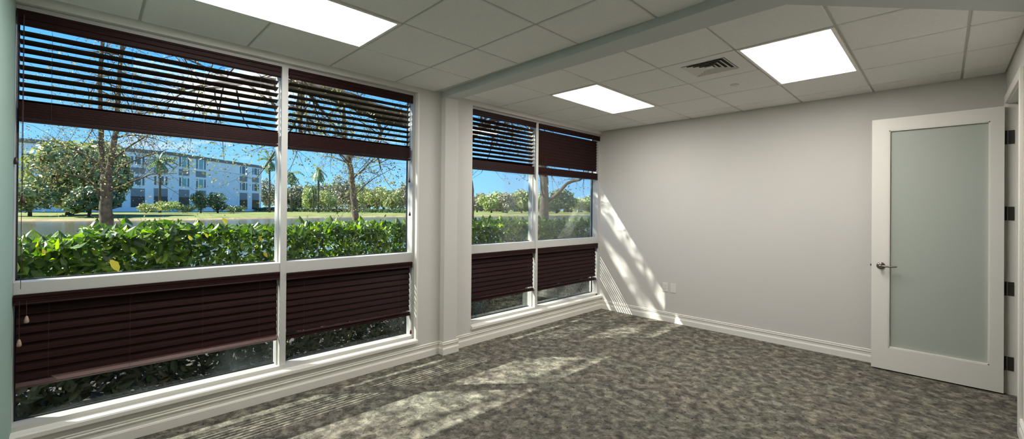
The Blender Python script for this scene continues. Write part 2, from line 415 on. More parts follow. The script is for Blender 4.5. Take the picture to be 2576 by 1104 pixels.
# baseboards: one moulded outline run along the walls
PROF = [(0.0, 0.0), (0.017, 0.0), (0.017, 0.058), (0.012, 0.070), (0.010, 0.072), (0.010, 0.098), (0.015, 0.103), (0.015, 0.110), (0.009, 0.113), (0.009, 0.118), (0.013, 0.121), (0.013, 0.126), (0.004, 0.130), (0.0, 0.130)]
def base_run(bm, p0, p1, n):
    """p0,p1: (x,y); n: inward normal"""
    k = len(PROF); a = []; b = []
    for d, z in PROF:
        a.append(bm.verts.new((p0[0] + n[0] * d, p0[1] + n[1] * d, z))); b.append(bm.verts.new((p1[0] + n[0] * d, p1[1] + n[1] * d, z)))
    fs = [bm.faces.new(a), bm.faces.new(b[::-1])]
    for i in range(k):
        j = (i + 1) % k; fs.append(bm.faces.new((a[j], a[i], b[i], b[j])))
    bmesh.ops.recalc_face_normals(bm, faces=fs)
bm = bmesh.new()
base_run(bm, (XW, YL), (XW, -2.965), (1, 0)); base_run(bm, (XW, -2.80), (XW, 0.0), (1, 0))
base_run(bm, (XW + .001, -2.966), (0.0445, -2.966), (0, -1)); base_run(bm, (0.045, -2.966 - .0175), (0.045, -2.799 + .0175), (1, 0)); base_run(bm, (XW + .001, -2.799), (0.0445, -2.799), (0, 1))
tag(link('baseboard_window', bm, M['trim']), **ST)
bm = bmesh.new(); base_run(bm, (XW, 0), (W, 0), (0, -1)); tag(link('baseboard_back', bm, M['trim']), **ST)
bm = bmesh.new(); base_run(bm, (W, YL), (W, -1.13), (-1, 0)); tag(link('baseboard_right', bm, M['trim']), **ST)
bm = bmesh.new(); base_run(bm, (XW, YL), (W, YL), (0, 1)); tag(link('baseboard_left', bm, M['trim']), **ST)

# ------------------------------------------------------------------ windows
FX0, FX1 = -0.195, -0.078                            # frame depth
GX = -0.182                                          # glass
def make_window(i, b):
    y0, y1, my = b['y0'], b['y1'], b['my']
    root = thing('window_%d' % i, (XW, (y0 + y1) / 2, WZ0), kind='structure')
    ym0, ym1 = my - 0.0235, my + 0.0235
    f = 0.035
    fl = 0.0 if i == 1 else f
    fr = B((FX0, FX1, y0, y1, WZ0, WZ0 + 0.032), (FX0, FX1 + 0.0, y0, y1, 2.628, WZ1),
           (FX0, FX1, y1 - f, y1, WZ0 + 0.032, 2.628), (FX0, FX1, y0, y0 + (0.002 if i == 1 else f), WZ0 + 0.032, 2.628), bev=0.0015)
    link('window_frame', fr, M['frame'], root)
    mu = B((FX0, FX1 + 0.004, ym0, ym1, WZ0 + 0.03, 2.63), bev=0.002)
    # glazing stops on each side of the mullion, set back
    box(mu, FX0, -0.125, ym0 - 0.010, ym0, WZ0 + 0.03, 2.63); box(mu, FX0, -0.125, ym1, ym1 + 0.010, WZ0 + 0.03, 2.63)
    link('mullion', mu, M['frame'], root)
    cols = [(y0 + (0.002 if i == 1 else f), ym0, 0), (ym1, y1 - f, 1)]
    for a, c, k in cols:
        r0, r1 = (b['r0'], b['r1'])
        if k == 1 and 'r0b' in b: r0, r1 = b['r0b'], b['r1b']
        rb = B((FX0, FX1, a, c, r0, r1), bev=0.003)
        link('mid_rail', rb, M['frame'], root)
        for z0, z1, low in ((WZ0 + 0.032, r0, 1), (r1, 2.628, 0)):
            g = B((GX - 0.003, GX + 0.003, a, c, z0, z1)); pane = link('glass_pane', g, M['glass2'] if low else M['glass'], root)
            s = 0.007
            gk = B((GX - 0.006, GX + 0.008, a, a + s, z0, z1), (GX - 0.006, GX + 0.008, c - s, c, z0, z1), (GX - 0.006, GX + 0.008, a, c, z0, z0 + s), (GX - 0.006, GX + 0.008, a, c, z1 - s, z1))
            link('gasket', gk, M['gasket'], pane)
    # sill board with a rounded nosing
    sb = bmesh.new()
    e1 = y1 if i == 1 else y1
    prism(sb, [(FX0, 0.162), (-0.014, 0.162), (-0.006, 0.169), (-0.006, 0.192), (-0.013, 0.201), (FX0, 0.206)], 1, y0, e1)
    link('window_sill', sb, M['trim'], root)
    # bright painted return at the side of the opening
    if i == 1:
        link('jamb_trim', B((-0.076, XW + 0.004, y1 - 0.012, y1 + 0.010, 0.20, WZ1), bev=0.002), M['trim'], root)
    return root
for i, b in enumerate(BAYS): make_window(i + 1, b)

# ------------------------------------------------------------------ blinds
def make_blind(label, y0, y1, ztop, zval, zs0, zs1, pitch, tilt, stack=None, rail=None, cords=(), ladders=(), tassel='dark', xc=-0.108, rail_tip=0, hw=0.025):
    """zs0..zs1 top and bottom of the hanging slats; tilt in degrees, + = room edge up"""
    yc = (y0 + y1) / 2
    root = thing('window_blind', (xc, yc, ztop), label, 'window blind', 'dark wood venetian blinds')
    # valance: moulded board in front of the head rail
    xv = -0.064
    v = bmesh.new(); h = ztop - zval
    prof = [(xv - 0.012, ztop), (xv + 0.004, ztop), (xv + 0.004, ztop - 0.012), (xv, ztop - 0.018), (xv, ztop - h * 0.50), (xv - 0.003, ztop - h * 0.54), (xv, ztop - h * 0.58),
            (xv, zval + 0.012), (xv + 0.003, zval + 0.006), (xv, zval), (xv - 0.012, zval)]
    prism(v, prof, 1, y0, y1)
    link('valance', v, M['wood'], root)
    link('head_rail', B((xc - 0.028, xv - 0.013, y0 + 0.008, y1 - 0.008, ztop - 0.045, ztop - 0.002)), M['wood'], root)
    ys0, ys1 = y0 + 0.010, y1 - 0.010
    bm = bmesh.new(); t = math.radians(tilt); n = int(round((zs0 - zs1) / pitch))
    th = 0.0017
    for k in range(n):
        z = zs0 - pitch * (k + 0.5)
        ca, sa = math.cos(t), math.sin(t)
        # gently crowned slat
        pr = [(-hw, 0), (-hw * .5, 0.0018), (0, 0.0025), (hw * .5, 0.0018), (hw, 0)]
        pts = [(x, c + th) for x, c in pr] + [(x, c - th) for x, c in pr[::-1]]
        poly = [(xc + x * ca - y * sa, z + x * sa + y * ca) for x, y in pts]
        prism(bm, poly, 1, ys0, ys1)
    link('slats', bm, M['wood'], root)
    if stack:
        bm = bmesh.new(); z1, z0 = stack; m = int((z1 - z0) / 0.0052)
        for k in range(m):
            z = z1 - 0.0052 * (k + 0.5); dx = 0.0015 * math.sin(k * 2.3)
            box(bm, xc - 0.025 + dx, xc + 0.025 + dx, ys0, ys1, z - 0.0021, z + 0.0021)
        link('stacked_slats', bm, M['wood'], root)
    if rail:
        rb = B((xc - 0.028, xc + 0.028, ys0, ys1, rail[1], rail[0]), bev=0.003)
        if rail_tip: bmesh.ops.rotate(rb, verts=rb.verts, cent=(xc, 0, (rail[0] + rail[1]) / 2), matrix=Matrix.Rotation(math.radians(rail_tip), 3, 'Y'))
        link('bottom_rail', rb, M['wood_lit'] if rail_tip else M['wood'], root)
    zb = rail[1] if rail else zs1
    for fy in ladders:
        yy = y0 + (y1 - y0) * fy
        bm = bmesh.new(); tube(bm, [(xc + 0.029, yy, zval), (xc + 0.029, yy, zb)], 0.0008, 4); tube(bm, [(xc - 0.029, yy, zval), (xc - 0.029, yy, zb)], 0.0008, 4)
        link('ladder_cord', bm, M['cord'], root)
    for cy, zend, kind in cords:
        bm = bmesh.new(); tube(bm, [(xv + 0.008, cy, ztop - 0.03), (xv + 0.008, cy, (ztop + zend) / 2), (xv + 0.009, cy + 0.001, zend)], 0.0014, 5)
        c = link('lift_cord', bm, M['cord'], root)
        if kind:
            bm = bmesh.new(); lathe(bm, [(0.002, 0.0), (0.006, -0.006), (0.010, -0.024), (0.011, -0.036), (0.007, -0.042)], (xv + 0.009, cy + 0.001, zend), 2, 10)
            link('tassel', bm, M['tassel_l'] if kind == 'pale' else M['tassel'], c, True)
    return root

P = 0.0498
B1, B2 = BAYS
m1a, m1b = B1['my'] - 0.0235, B1['my'] + 0.0235
m2a, m2b = B2['my'] - 0.0235, B2['my'] + 0.0235
make_blind('dark wood blind over the wide left pane, slats open, raised above the building view', YL + 0.004, m1a - 0.011, 2.624, 2.535, 2.525, 2.100, P, 20, (2.099, 2.006), (2.005, 1.987),
           cords=((-5.852, 1.775, 'dark'), (-5.826, 1.555, 'dark'), (-5.829, 1.02, None)), ladders=(0.10, 0.36, 0.64, 0.90))
make_blind('dark wood blind with open slats left of the pilaster, above the palms', m1b + 0.004, B1['y1'] - 0.046, 2.624, 2.545, 2.535, 2.108, P, 15, (2.107, 1.998), (1.997, 1.978),
           cords=((B1['y1'] - 0.085, 1.80, 'dark'), (B1['y1'] - 0.078, 1.47, 'dark')), ladders=(0.12, 0.5, 0.88))
make_blind('narrow dark red wood blind right of the pilaster, slats half tilted with thin light gaps', B2['y0'] + 0.036, m2a - 0.012, 2.628, 2.560, 2.550, 2.062, P, 26, (2.060, 1.975), (1.974, 1.956), ladders=(0.12, 0.88))
make_blind('upper dark red wood blind in the far corner by the back wall, slats shut', m2b + 0.004, B2['y1'] - 0.006, 2.628, 2.560, 2.550, 2.092, 0.0415, 68, (2.062, 1.985), (1.984, 1.966), ladders=(0.12, 0.88))
make_blind('lower dark red blind under the wide left pane, slats shut, lit-toned bottom rail', YL + 0.004, m1a - 0.004, 0.983, 0.925, 0.922, 0.495, 0.0545, -70, None, (0.474, 0.454), hw=0.031,
           rail_tip=42, cords=((-5.805, 0.865, 'pale'), (-5.832, 0.735, 'pale')), ladders=(0.10, 0.36, 0.64, 0.90))
make_blind('lower dark red wood blind left of the pilaster, slats shut', m1b + 0.001, B1['y1'] - 0.036, 0.968, 0.915, 0.912, 0.475, 0.0535, -70, (0.470, 0.455), (0.454, 0.436), hw=0.030, cords=((B1['y1'] - 0.055, 0.30, 'dark'),), ladders=(0.12, 0.88))
make_blind('lower dark red wood blind just right of the pilaster, slats shut', B2['y0'] + 0.036, m2a - 0.004, 0.993, 0.935, 0.932, 0.490, 0.0535, -70, (0.485, 0.470), (0.469, 0.450), hw=0.030, ladders=(0.12, 0.88))
make_blind('lower dark red wood blind in the corner against the back wall, slats shut', m2b + 0.004, B2['y1'] - 0.040, 0.993, 0.925, 0.922, 0.475, 0.0535, -70, (0.470, 0.455), (0.454, 0.436), hw=0.030, ladders=(0.12, 0.88))

# ------------------------------------------------------------------ ceiling lights
def make_light(x, y, label):
    root = thing('ceiling_light', (x + T / 2, y + T, H), label, 'ceiling light', 'two by four foot ceiling light panels')
    g, w = 0.008, 0.022
    x0, x1, y0, y1 = x + g, x + T - g, y + g, y + 2 * T - g
    link('frame', B((x0, x1, y0, y0 + w, H - 0.004, H + 0.012), (x0, x1, y1 - w, y1, H - 0.004, H + 0.012), (x0, x0 + w, y0 + w, y1 - w, H - 0.004, H + 0.012), (x1 - w, x1, y0 + w, y1 - w, H - 0.004, H + 0.012)), M['trim'], root)
    link('diffuser', B((x0 + w, x1 - w, y0 + w, y1 - w, H + 0.000, H + 0.008)), M['panel'], root)
make_light(LIGHTS[0][0], LIGHTS[0][1], 'large glowing ceiling panel over the wide left window, cut off by the picture top')
make_light(LIGHTS[1][0], LIGHTS[1][1], 'glowing ceiling panel nearest the far window corner, left of the vent')
make_light(LIGHTS[2][0], LIGHTS[2][1], 'glowing ceiling panel right of the vent, nearest the glass door')

# supply vent: stepped square cones in a tile-sized face plate
def make_vent():
    cx, cy = VENTC[0] + T / 2, VENTC[1] + T / 2
    root = thing('ceiling_vent', (cx, cy, H), 'square white ceiling air vent with stepped louvres between two light panels', 'air vent')
    h = T / 2 - 0.008; r = 0.175; cx2, cy2 = cx + 0.02, cy - 0.03
    bm = B((cx - h, cx2 - r, cy - h, cy + h, H, H + 0.010), (cx2 + r, cx + h, cy - h, cy + h, H, H + 0.010), (cx2 - r, cx2 + r, cy - h, cy2 - r, H, H + 0.010), (cx2 - r, cx2 + r, cy2 + r, cy + h, H, H + 0.010))
    link('face_plate', bm, M['tile'], root)
    link('throat', B((cx2 - r, cx2 + r, cy2 - r, cy2 + r, H + 0.0095, H + 0.0115)), M['ventdark'], root)
    for k, rr in enumerate((0.172, 0.135, 0.098, 0.061)):
        bm = bmesh.new(); ri = rr - 0.026; zo, zi = H - 0.004, H + 0.009
        o = [bm.verts.new((cx2 + sx * rr, cy2 + sy * rr, zo)) for sx, sy in ((-1, -1), (1, -1), (1, 1), (-1, 1))]
        i_ = [bm.verts.new((cx2 + sx * ri, cy2 + sy * ri, zi)) for sx, sy in ((-1, -1), (1, -1), (1, 1), (-1, 1))]
        o2 = [bm.verts.new(v.co + Vector((0, 0, 0.0015))) for v in o]; i2 = [bm.verts.new(v.co + Vector((0, 0, 0.0015))) for v in i_]
        for a in range(4):
            b = (a + 1) % 4
            bm.faces.new((o[b], o[a], i_[a], i_[b])); bm.faces.new((o2[a], o2[b], i2[b], i2[a])); bm.faces.new((o[a], o[b], o2[b], o2[a])); bm.faces.new((i_[b], i_[a], i2[a], i2[b]))
        link('louvre', bm, M['vent'], root)
    link('centre_cone', B((cx2 - 0.03, cx2 + 0.03, cy2 - 0.03, cy2 + 0.03, H - 0.002, H + 0.002)), M['vent'], root)
make_vent()
bm = bmesh.new(); lathe(bm, [(0.040, 0.0), (0.040, -0.003), (0.034, -0.006), (0.030, -0.006)], (2.262, -1.215, H), 2, 28)
sp = link('sprinkler_cover', bm, M['vent'], None, False)
tag(sp, 'small round flat sprinkler cover on the ceiling tile beyond the vent', 'sprinkler')

# ------------------------------------------------------------------ outlets
def plate(x0, x1, label, kind):
    z0, z1 = 0.402, 0.522
    root = thing('wall_outlet' if kind == 'power' else 'data_outlet', ((x0 + x1) / 2, -0.003, (z0 + z1) / 2), label, 'outlet')
    link('cover_plate', B((x0, x1, -0.006, 0.0, z0, z1), bev=0.002), M['plastic'], root)
    xm, zm = (x0 + x1) / 2, (z0 + z1) / 2
    if kind == 'power':
        for s in (-1, 1):
            r = link('socket', B((xm - 0.017, xm + 0.017, -0.009, -0.005, zm + s * 0.021 - 0.015, zm + s * 0.021 + 0.015), bev=0.002), M['plastic'], root)
            link('slots', B((xm - 0.008, xm - 0.005, -0.0095, -0.0085, zm + s * 0.021 - 0.003, zm + s * 0.021 + 0.007), (xm + 0.005, xm + 0.008, -0.0095, -0.0085, zm + s * 0.021 - 0.003, zm + s * 0.021 + 0.007)), M['dark'], r)
    else:
        link('jack', B((xm - 0.008, xm + 0.008, -0.008, -0.005, zm - 0.008, zm + 0.008)), M['plastic'], root)
    bm = bmesh.new(); lathe(bm, [(0.003, 0.0), (0.003, -0.0015)], (xm, -0.006, zm if kind == 'power' else z1 - 0.02), 1, 10); link('screw', bm, M['vent'], root)
plate(0.964, 1.042, 'white double power outlet low on the back wall, left of the blank one', 'power')
plate(1.076, 1.152, 'plain white data outlet plate on the back wall, right of the power outlet', 'data')

# ------------------------------------------------------------------ door
def make_door():
    root = thing('door_1', (W - 0.02, -0.16, 0.0), kind='structure')
    x0, x1, y0, y1, z0, z1 = 3.180, 4.028, -0.186, -0.142, 0.012, 2.392
    gx0, gx1, gz0, gz1 = 3.305, 3.948, 0.222, 2.278
    leaf = link('door_leaf', B((x0, gx0, y0, y1, z0, z1), (gx1, x1, y0, y1, z0, z1), (gx0, gx1, y0, y1, z0, gz0), (gx0, gx1, y0, y1, gz1, z1)), M['door'], root)
    link('frosted_pane', B((gx0, gx1, -0.160, -0.152, gz0, gz1)), M['frost'], leaf)
    s = 0.008
    for yy0, yy1 in ((y0 + 0.003, -0.160), (-0.152, y1 - 0.003)):
        link('glazing_bead', B((gx0, gx0 + s, yy0, yy1, gz0, gz1), (gx1 - s, gx1, yy0, yy1, gz0, gz1), (gx0, gx1, yy0, yy1, gz0, gz0 + s), (gx0, gx1, yy0, yy1, gz1 - s, gz1)), M['door'], leaf)
    # lever handle
    hx, hz = 3.250, 0.992
    bm = bmesh.new()
    lathe(bm, [(0.033, 0.0), (0.033, -0.006), (0.028, -0.012), (0.013, -0.016), (0.011, -0.048), (0.014, -0.052), (0.0135, -0.062), (0.006, -0.066)], (hx, y0, hz), 1, 24)
    tube(bm, [(hx, y0 - 0.054, hz), (hx + 0.03, y0 - 0.057, hz + 0.001), (hx + 0.07, y0 - 0.056, hz - 0.002), (hx + 0.105, y0 - 0.052, hz + 0.002), (hx + 0.118, y0 - 0.050, hz + 0.004)], [0.010, 0.0085, 0.0075, 0.0075, 0.006], 10)
    link('lever_handle', bm, M['nickel'], leaf, True)
    bm = B((x0 - 0.0015, x0 + 0.001, -0.178, -0.150, hz - 0.028, hz + 0.028)); box(bm, x0 - 0.011, x0, -0.171, -0.157, hz - 0.009, hz + 0.009)
    link('latch', bm, M['nickel'], leaf)
    # frame set in the wall
    fx0, fx1 = W - 0.002, W + 0.134
    link('door_jamb', B((fx0, fx1, DY1, DY1 + 0.02, 0, DZ), (fx0, fx1, DY0 - 0.02, DY0, 0, DZ), (fx0, fx1, DY0 - 0.02, DY1 + 0.02, DZ, DZ + 0.02),
                        (W + 0.052, W + 0.085, DY1 - 0.012, DY1, 0, DZ), (W + 0.052, W + 0.085, DY0, DY0 + 0.012, 0, DZ), (W + 0.052, W + 0.085, DY0, DY1, DZ - 0.012, DZ)), M['door'], root)
    for s0, s1 in ((W - 0.018, W), (W + 0.13, W + 0.148)):
        link('door_casing', B((s0, s1, DY1 + 0.006, DY1 + 0.076, 0, DZ + 0.076), (s0, s1, DY0 - 0.076, DY0 - 0.006, 0, DZ + 0.076), (s0, s1, DY0 - 0.006, DY1 + 0.006, DZ + 0.006, DZ + 0.076), bev=0.003), M['trim'], root)
    for hz_ in (0.255, 0.875, 1.500, 2.135):
        bm = B((W + 0.001, W + 0.036, DY1 - 0.003, DY1, hz_ - 0.057, hz_ + 0.057)); box(bm, x1, x1 + 0.002, y0 + 0.006, y1, hz_ - 0.057, hz_ + 0.057)
        lathe(bm, [(0.0065, -0.057), (0.0065, 0.057)], (W - 0.010, DY1 - 0.004, hz_), 2, 12)
        link('hinge', bm, M['hinge'], root)
make_door()
# bracket left on the corner sill
bm = B((-0.10, -0.075, -0.075, -0.03, 0.203, 0.210), (-0.078, -0.075, -0.075, -0.03, 0.210, 0.222)); lathe(bm, [(0.004, 0), (0.003, 0.006)], (-0.088, -0.052, 0.210), 2, 8)
tag(link('hold_down_bracket', bm, M['dark']), 'small dark hold-down bracket on the sill in the far window corner', 'bracket')

# ------------------------------------------------------------------ outside: ground, lake, lawn
bm = B((XO - 0.02, XO + 0.25, -25, 30, 2.80, 7.5), (XO - 0.02, XO, -25, YL - 0.12, -0.2, 2.80), (XO - 0.02, XO, 0.12, 30, -0.2, 2.80)); tag(link('wall_upper_skyblock', bm, M['wallw']), **ST)  # unseen upper wall, added to keep skylight off the hedge
bm = B((-5.2, XO, -30, 40, -0.75, -0.12)); tag(link('planting_bed', bm, M['mulch']), 'dark mulch bed along the foot of the window wall', 'planting bed', kind='structure')

US = [-400, -150, 100, 300, 500, 700, 900, 1100, 1300, 1500, 1600, 1750]
hor = lambda u: 518.0 + (u - 225) * 0.0083
VS = [556, 556, 556, 555, 553, 549, 546, 545, 543.5, 541, 540, 539.5]
ZW = -0.6
shore = []
for u, v in zip(US, VS):
    d = (1.5 - ZW) * F_PX / (v - hor(u)); p = at(u, v, d); shore.append((u, d, Vector((p.x, p.y, ZW))))
bm = bmesh.new()
poly = [Vector((-5.1, -30, ZW))] + [s[2] + (s[2] - CAM).normalized() * 1.0 for s in shore] + [Vector((-5.1, 200, ZW))]
bm.faces.new([bm.verts.new((p.x, p.y, ZW)) for p in poly])
bmesh.ops.recalc_face_normals(bm, faces=bm.faces)
for f in bm.faces:
    if f.normal.z < 0: f.normal_flip()
tag(link('lake', bm, M['water']), 'calm lake between the hedge and the far lawn', 'lake', kind='structure')
bm = bmesh.new(); rows = []
for u, d, p in shore:
    r = []
    for dd, z in ((0.0, ZW - 0.05), (1.2, ZW + 0.25), (4, -0.20), (14, -0.02), (38, 0.10), (80, 0.2), (420, 0.6)):
        q = CAM + (Vector((p.x, p.y, CAM.z)) - CAM) * ((d + dd) / d); r.append(bm.verts.new((q.x, q.y, z)))
    rows.append(r)
for r0, r1 in zip(rows, rows[1:]):
    for k in range(len(r0) - 1):
        f = bm.faces.new((r0[k], r1[k], r1[k + 1], r0[k + 1])); f.material_index = 1 if k == 0 else 0
bmesh.ops.recalc_face_normals(bm, faces=bm.faces)
tag(link('lawn', bm, [M['grass'], M['bank']]), 'sunlit lawn rising from the far lake shore', 'lawn', kind='structure')

def ground_z(u, d):
    """height of the far lawn below frame column u at depth d"""
    sd = None
    for (u0, d0, _), (u1, d1, _) in zip(shore, shore[1:]):
        if u0 <= u <= u1: sd = d0 + (d1 - d0) * (u - u0) / (u1 - u0)
    dd = d - sd; ks = [(0, ZW - .05), (1.2, ZW + .25), (4, -.20), (14, -.02), (38, .10), (80, .2), (420, .6)]
    for (a, za), (b, zb) in zip(ks, ks[1:]):
        if a <= dd <= b: return za + (zb - za) * (dd - a) / (b - a)
    return ZW

# ------------------------------------------------------------------ office building across the lake
def make_building():
    Cn = [(-120, 86), (428, 115), (657, 151)]
    zb, zt = 0.3, 16.4
    g = [at(u, 520, d) for u, d in Cn]
    back = [g[2] + (g[2] - g[1]).normalized().cross(Vector((0, 0, 1))) * 22, g[0] + Vector((-30, 26, 0))]
    if (back[0] - CAM).length < (g[2] - CAM).length: back[0] = g[2] - (g[2] - g[1]).normalized().cross(Vector((0, 0, 1))) * 22
    out = [(p.x, p.y) for p in g] + [(p.x, p.y) for p in back]
    root = thing('office_building', (g[1].x, g[1].y, zb), 'long three-storey white office building with dark windows across the lake', 'building')
    bm = bmesh.new(); prism(bm, out, 2, zb - 0.5, zt - 1.1); link('wall', bm, M['bwall'], root)
    cen = sum((Vector((x, y)) for x, y in out), Vector((0, 0))) / len(out)
    out2 = [tuple(cen + (Vector(p) - cen) * 1.012) for p in out]
    bm = bmesh.new(); prism(bm, out2, 2, zt - 1.1, zt - 0.2); link('roof', bm, M['broof'], root)
    def on(seg, u, v):
        a, b = g[seg], g[seg + 1]; n = (b - a).cross(Vector((0, 0, 1))).normalized()
        d = FW + RT * ((u - PX) / F_PX) - UP * ((v - PY) / F_PX)
        t = (a - CAM).dot(n) / d.dot(n); return CAM + d * t, n
    def rect(seg, u0, u1, v0, v1, name, m, parent=None, dep=0.08, thick=0.06, sub=None):
        p, n = on(seg, u0, (v0 + v1) / 2); q, _ = on(seg, u1, (v0 + v1) / 2)
        zt_, _ = on(seg, (u0 + u1) / 2, v0); zb_, _ = on(seg, (u0 + u1) / 2, v1)
        if n.dot(CAM - p) < 0: n = -n
        z0, z1 = zb_.z, zt_.z
        if sub: # fractions across
            a, b = sub; p, q = p + (q - p) * a, p + (q - p) * b
        bm = bmesh.new(); vs = []
        for off in (-0.3, dep):
            for (pp, zz) in ((p, z0), (q, z0), (q, z1), (p, z1)):
                vs.append(bm.verts.new((pp.x + n.x * off, pp.y + n.y * off, zz)))
        for f in ((0, 1, 2, 3), (7, 6, 5, 4), (0, 4, 5, 1), (1, 5, 6, 2), (2, 6, 7, 3), (3, 7, 4, 0)): bm.faces.new([vs[i] for i in f])
        bmesh.ops.recalc_face_normals(bm, faces=bm.faces)
        return link(name, bm, m, parent if parent is not None else root)
    def window(seg, u0, u1, v0, v1, pale):
        w = rect(seg, u0, u1, v0, v1, 'window', M['bwall'], dep=0.06)
        for a, b, m in ((0.03, 0.17, 'bglass'), (0.30, 0.70, 'bglassl' if pale else 'bglass'), (0.83, 0.97, 'bglass')):
            rect(seg, u0, u1, v0, v1, 'pane', M[m], w, dep=0.10, sub=(a, b))
    for seg, u0, u1, t0, t1, p0, p1, m0, m1, g0, g1, pale in (
        (1, 449.8, 475.8, 395.6, 419.6, 426, 441.5, 447.7, 468.5, 477, 522, 1), (1, 492.5, 517.5, 402, 425, 431, 445.6, 451, 471.7, 479, 523, 1),
        (1, 603, 621.7, 418.5, 437.3, 443.5, 456, 460, 478, 485, 526, 0), (1, 634, 651, 423.8, 439.4, 446.7, 459, 463, 480, 486, 526, 0),
        (0, 329, 364, 394.6, 413, 421.7, 437, 443.5, 465.4, 473.8, 521, 0), (0, 387, 421.7, 394.6, 413, 421.7, 437, 443.5, 465.4, 474, 521, 0),
        (0, 270, 306, 393, 411, 420, 436, 442, 464, 474, 521, 0), (0, 53, 90, 386, 409, 416, 434, 441, 464, 472, 521, 0), (0, -10, 25, 383, 408, 415, 433, 440, 463, 471, 521, 0)):
        window(seg, u0, u1, t0, t1, pale); rect(seg, u0, u1, p0, p1, 'spandrel_panel', M['bpanel']); window(seg, u0, u1, m0, m1, pale)
        gm = g0 + (g1 - g0) * 0.42
        rect(seg, u0, u1, g0, gm, 'awning_panel', M['bpanel']); rect(seg, u0, u1, gm, g1, 'entrance_glazing', M['bdark'])
make_building()

# ------------------------------------------------------------------ plants
def leaf_quad(bm, p, n, up, L, Wd, mi=0, fold=0.0):
    """a pointed leaf: six-sided outline"""
    t = (up - n * up.dot(n)); t = t.normalized() if t.length > 1e-5 else n.orthogonal().normalized()
    s = t.cross(n)
    a = p - t * (L * .5); b = p + t * (L * .5)
    vs = [bm.verts.new(a), bm.verts.new(p - t * L * .18 + s * Wd * .5 + n * fold), bm.verts.new(p + t * L * .18 + s * Wd * .42 + n * fold), bm.verts.new(b), bm.verts.new(p + t * L * .18 - s * Wd * .42 + n * fold), bm.verts.new(p - t * L * .18 - s * Wd * .5 + n * fold)]
    if fold:
        f1 = bm.faces.new((vs[0], vs[1], vs[2], vs[3])); f2 = bm.faces.new((vs[0], vs[3], vs[4], vs[5])); f1.material_index = f2.material_index = mi
    else:
        f = bm.faces.new(vs); f.material_index = mi

def rvec(r):
    while True:
        v = Vector((r.uniform(-1, 1), r.uniform(-1, 1), r.uniform(-1, 1)))
        if 0.05 < v.length < 1: return v.normalized()

def make_hedge():
    r = random.Random(5)
    root = thing('hedge', (-1.5, -2, -0.12), 'dense glossy green hedge growing right outside the windows', 'hedge')
    fol = bmesh.new(); y0, y1 = -8.2, 3.2
    n = 44000
    for _ in range(n):
        y = r.uniform(y0, y1)
        top = 1.27 + 0.07 * noise.noise(Vector((y * 1.9, 3.1, 0))) + 0.035 * noise.noise(Vector((y * 6, 1.1, 0)))
        if y < -5.6: top -= 0.07
        w = r.random()
        # leaves crowd the near face and the top; fewer inside, some sprigs near the ground
        if w < 0.40: x = -1.04 - abs(r.gauss(0, 0.09)); z = top * (1 - r.random() ** 1.15 * 1.05)
        elif w < 0.56: x = r.uniform(-2.1, -1.0); z = top - abs(r.gauss(0, 0.05)) + 0.03
        else: x = r.uniform(-2.0, -1.10); z = r.uniform(-0.1, top)
        x += 0.10 * noise.noise(Vector((y * 2.6, z * 3.5, 7)))
        nn = (Vector((0.55, -0.15, 0.75)) + rvec(r) * 0.95).normalized()
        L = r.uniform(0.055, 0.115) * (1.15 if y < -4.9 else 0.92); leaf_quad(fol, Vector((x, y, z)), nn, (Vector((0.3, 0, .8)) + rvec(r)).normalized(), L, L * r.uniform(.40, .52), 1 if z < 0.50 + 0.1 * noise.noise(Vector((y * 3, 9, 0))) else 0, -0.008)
    # upright shoots
    for _ in range(130):
        y = r.uniform(y0, y1); x = r.uniform(-1.7, -1.02); zt = 1.26 + r.uniform(0.02, 0.12) - (0.05 if y < -5.6 else 0)
        for k in range(4):
            a = r.uniform(0, 6.28); nn = Vector((math.cos(a) * .7, math.sin(a) * .7, .6)).normalized()
            leaf_quad(fol, Vector((x + .03 * math.cos(a), y + .03 * math.sin(a), zt)), nn, Vector((math.cos(a) * .5, math.sin(a) * .5, 1)), r.uniform(.08, .12), .045, 0, -0.006)
    link('foliage', fol, [M['hedge'], M['shadeleaf']], root)
    st = bmesh.new()
    for _ in range(150):
        y = r.uniform(y0, y1); x = r.uniform(-1.75, -1.12); pts = [Vector((x, y, -0.12))]; d = Vector((r.uniform(-.15, .2), r.uniform(-.35, .35), 1))
        for k in range(5):
            pts.append(pts[-1] + d * 0.25 + rvec(r) * 0.035)
        tube(st, pts, [0.012, 0.010, 0.008, 0.006, 0.005, 0.003], 5)
        for q in (2, 3, 4):
            e = pts[q] + Vector((r.uniform(.0, .2), r.uniform(-.2, .2), r.uniform(.05, .2))); tube(st, [pts[q], (pts[q] + e) / 2 + rvec(r) * .02, e], [0.005, 0.004, 0.002], 4)
    link('stems', st, M['hstem'], root)
    ye = bmesh.new()
    for u, v, x, L in ((290, 668, -0.98, 0.12), (566, 556, -1.25, 0.09), (282, 662, -1.0, .07), (520, 592, -1.0, .05), (110, 633, -1.0, .05), (655, 600, -1.0, .07), (478, 598, -1.0, .06), (668, 640, -1.0, .07)):
        d = FW + RT * ((u - PX) / F_PX) - UP * ((v - PY) / F_PX); t = (x - CAM.x) / d.x; p = CAM + d * t
        leaf_quad(ye, p, Vector((0.9, -0.3, 0.4)).normalized(), Vector((0, 0.45, -0.9)), L, L * .42, 0, -0.006)
    link('yellow_leaves', ye, M['yellow'], root); 
make_hedge()

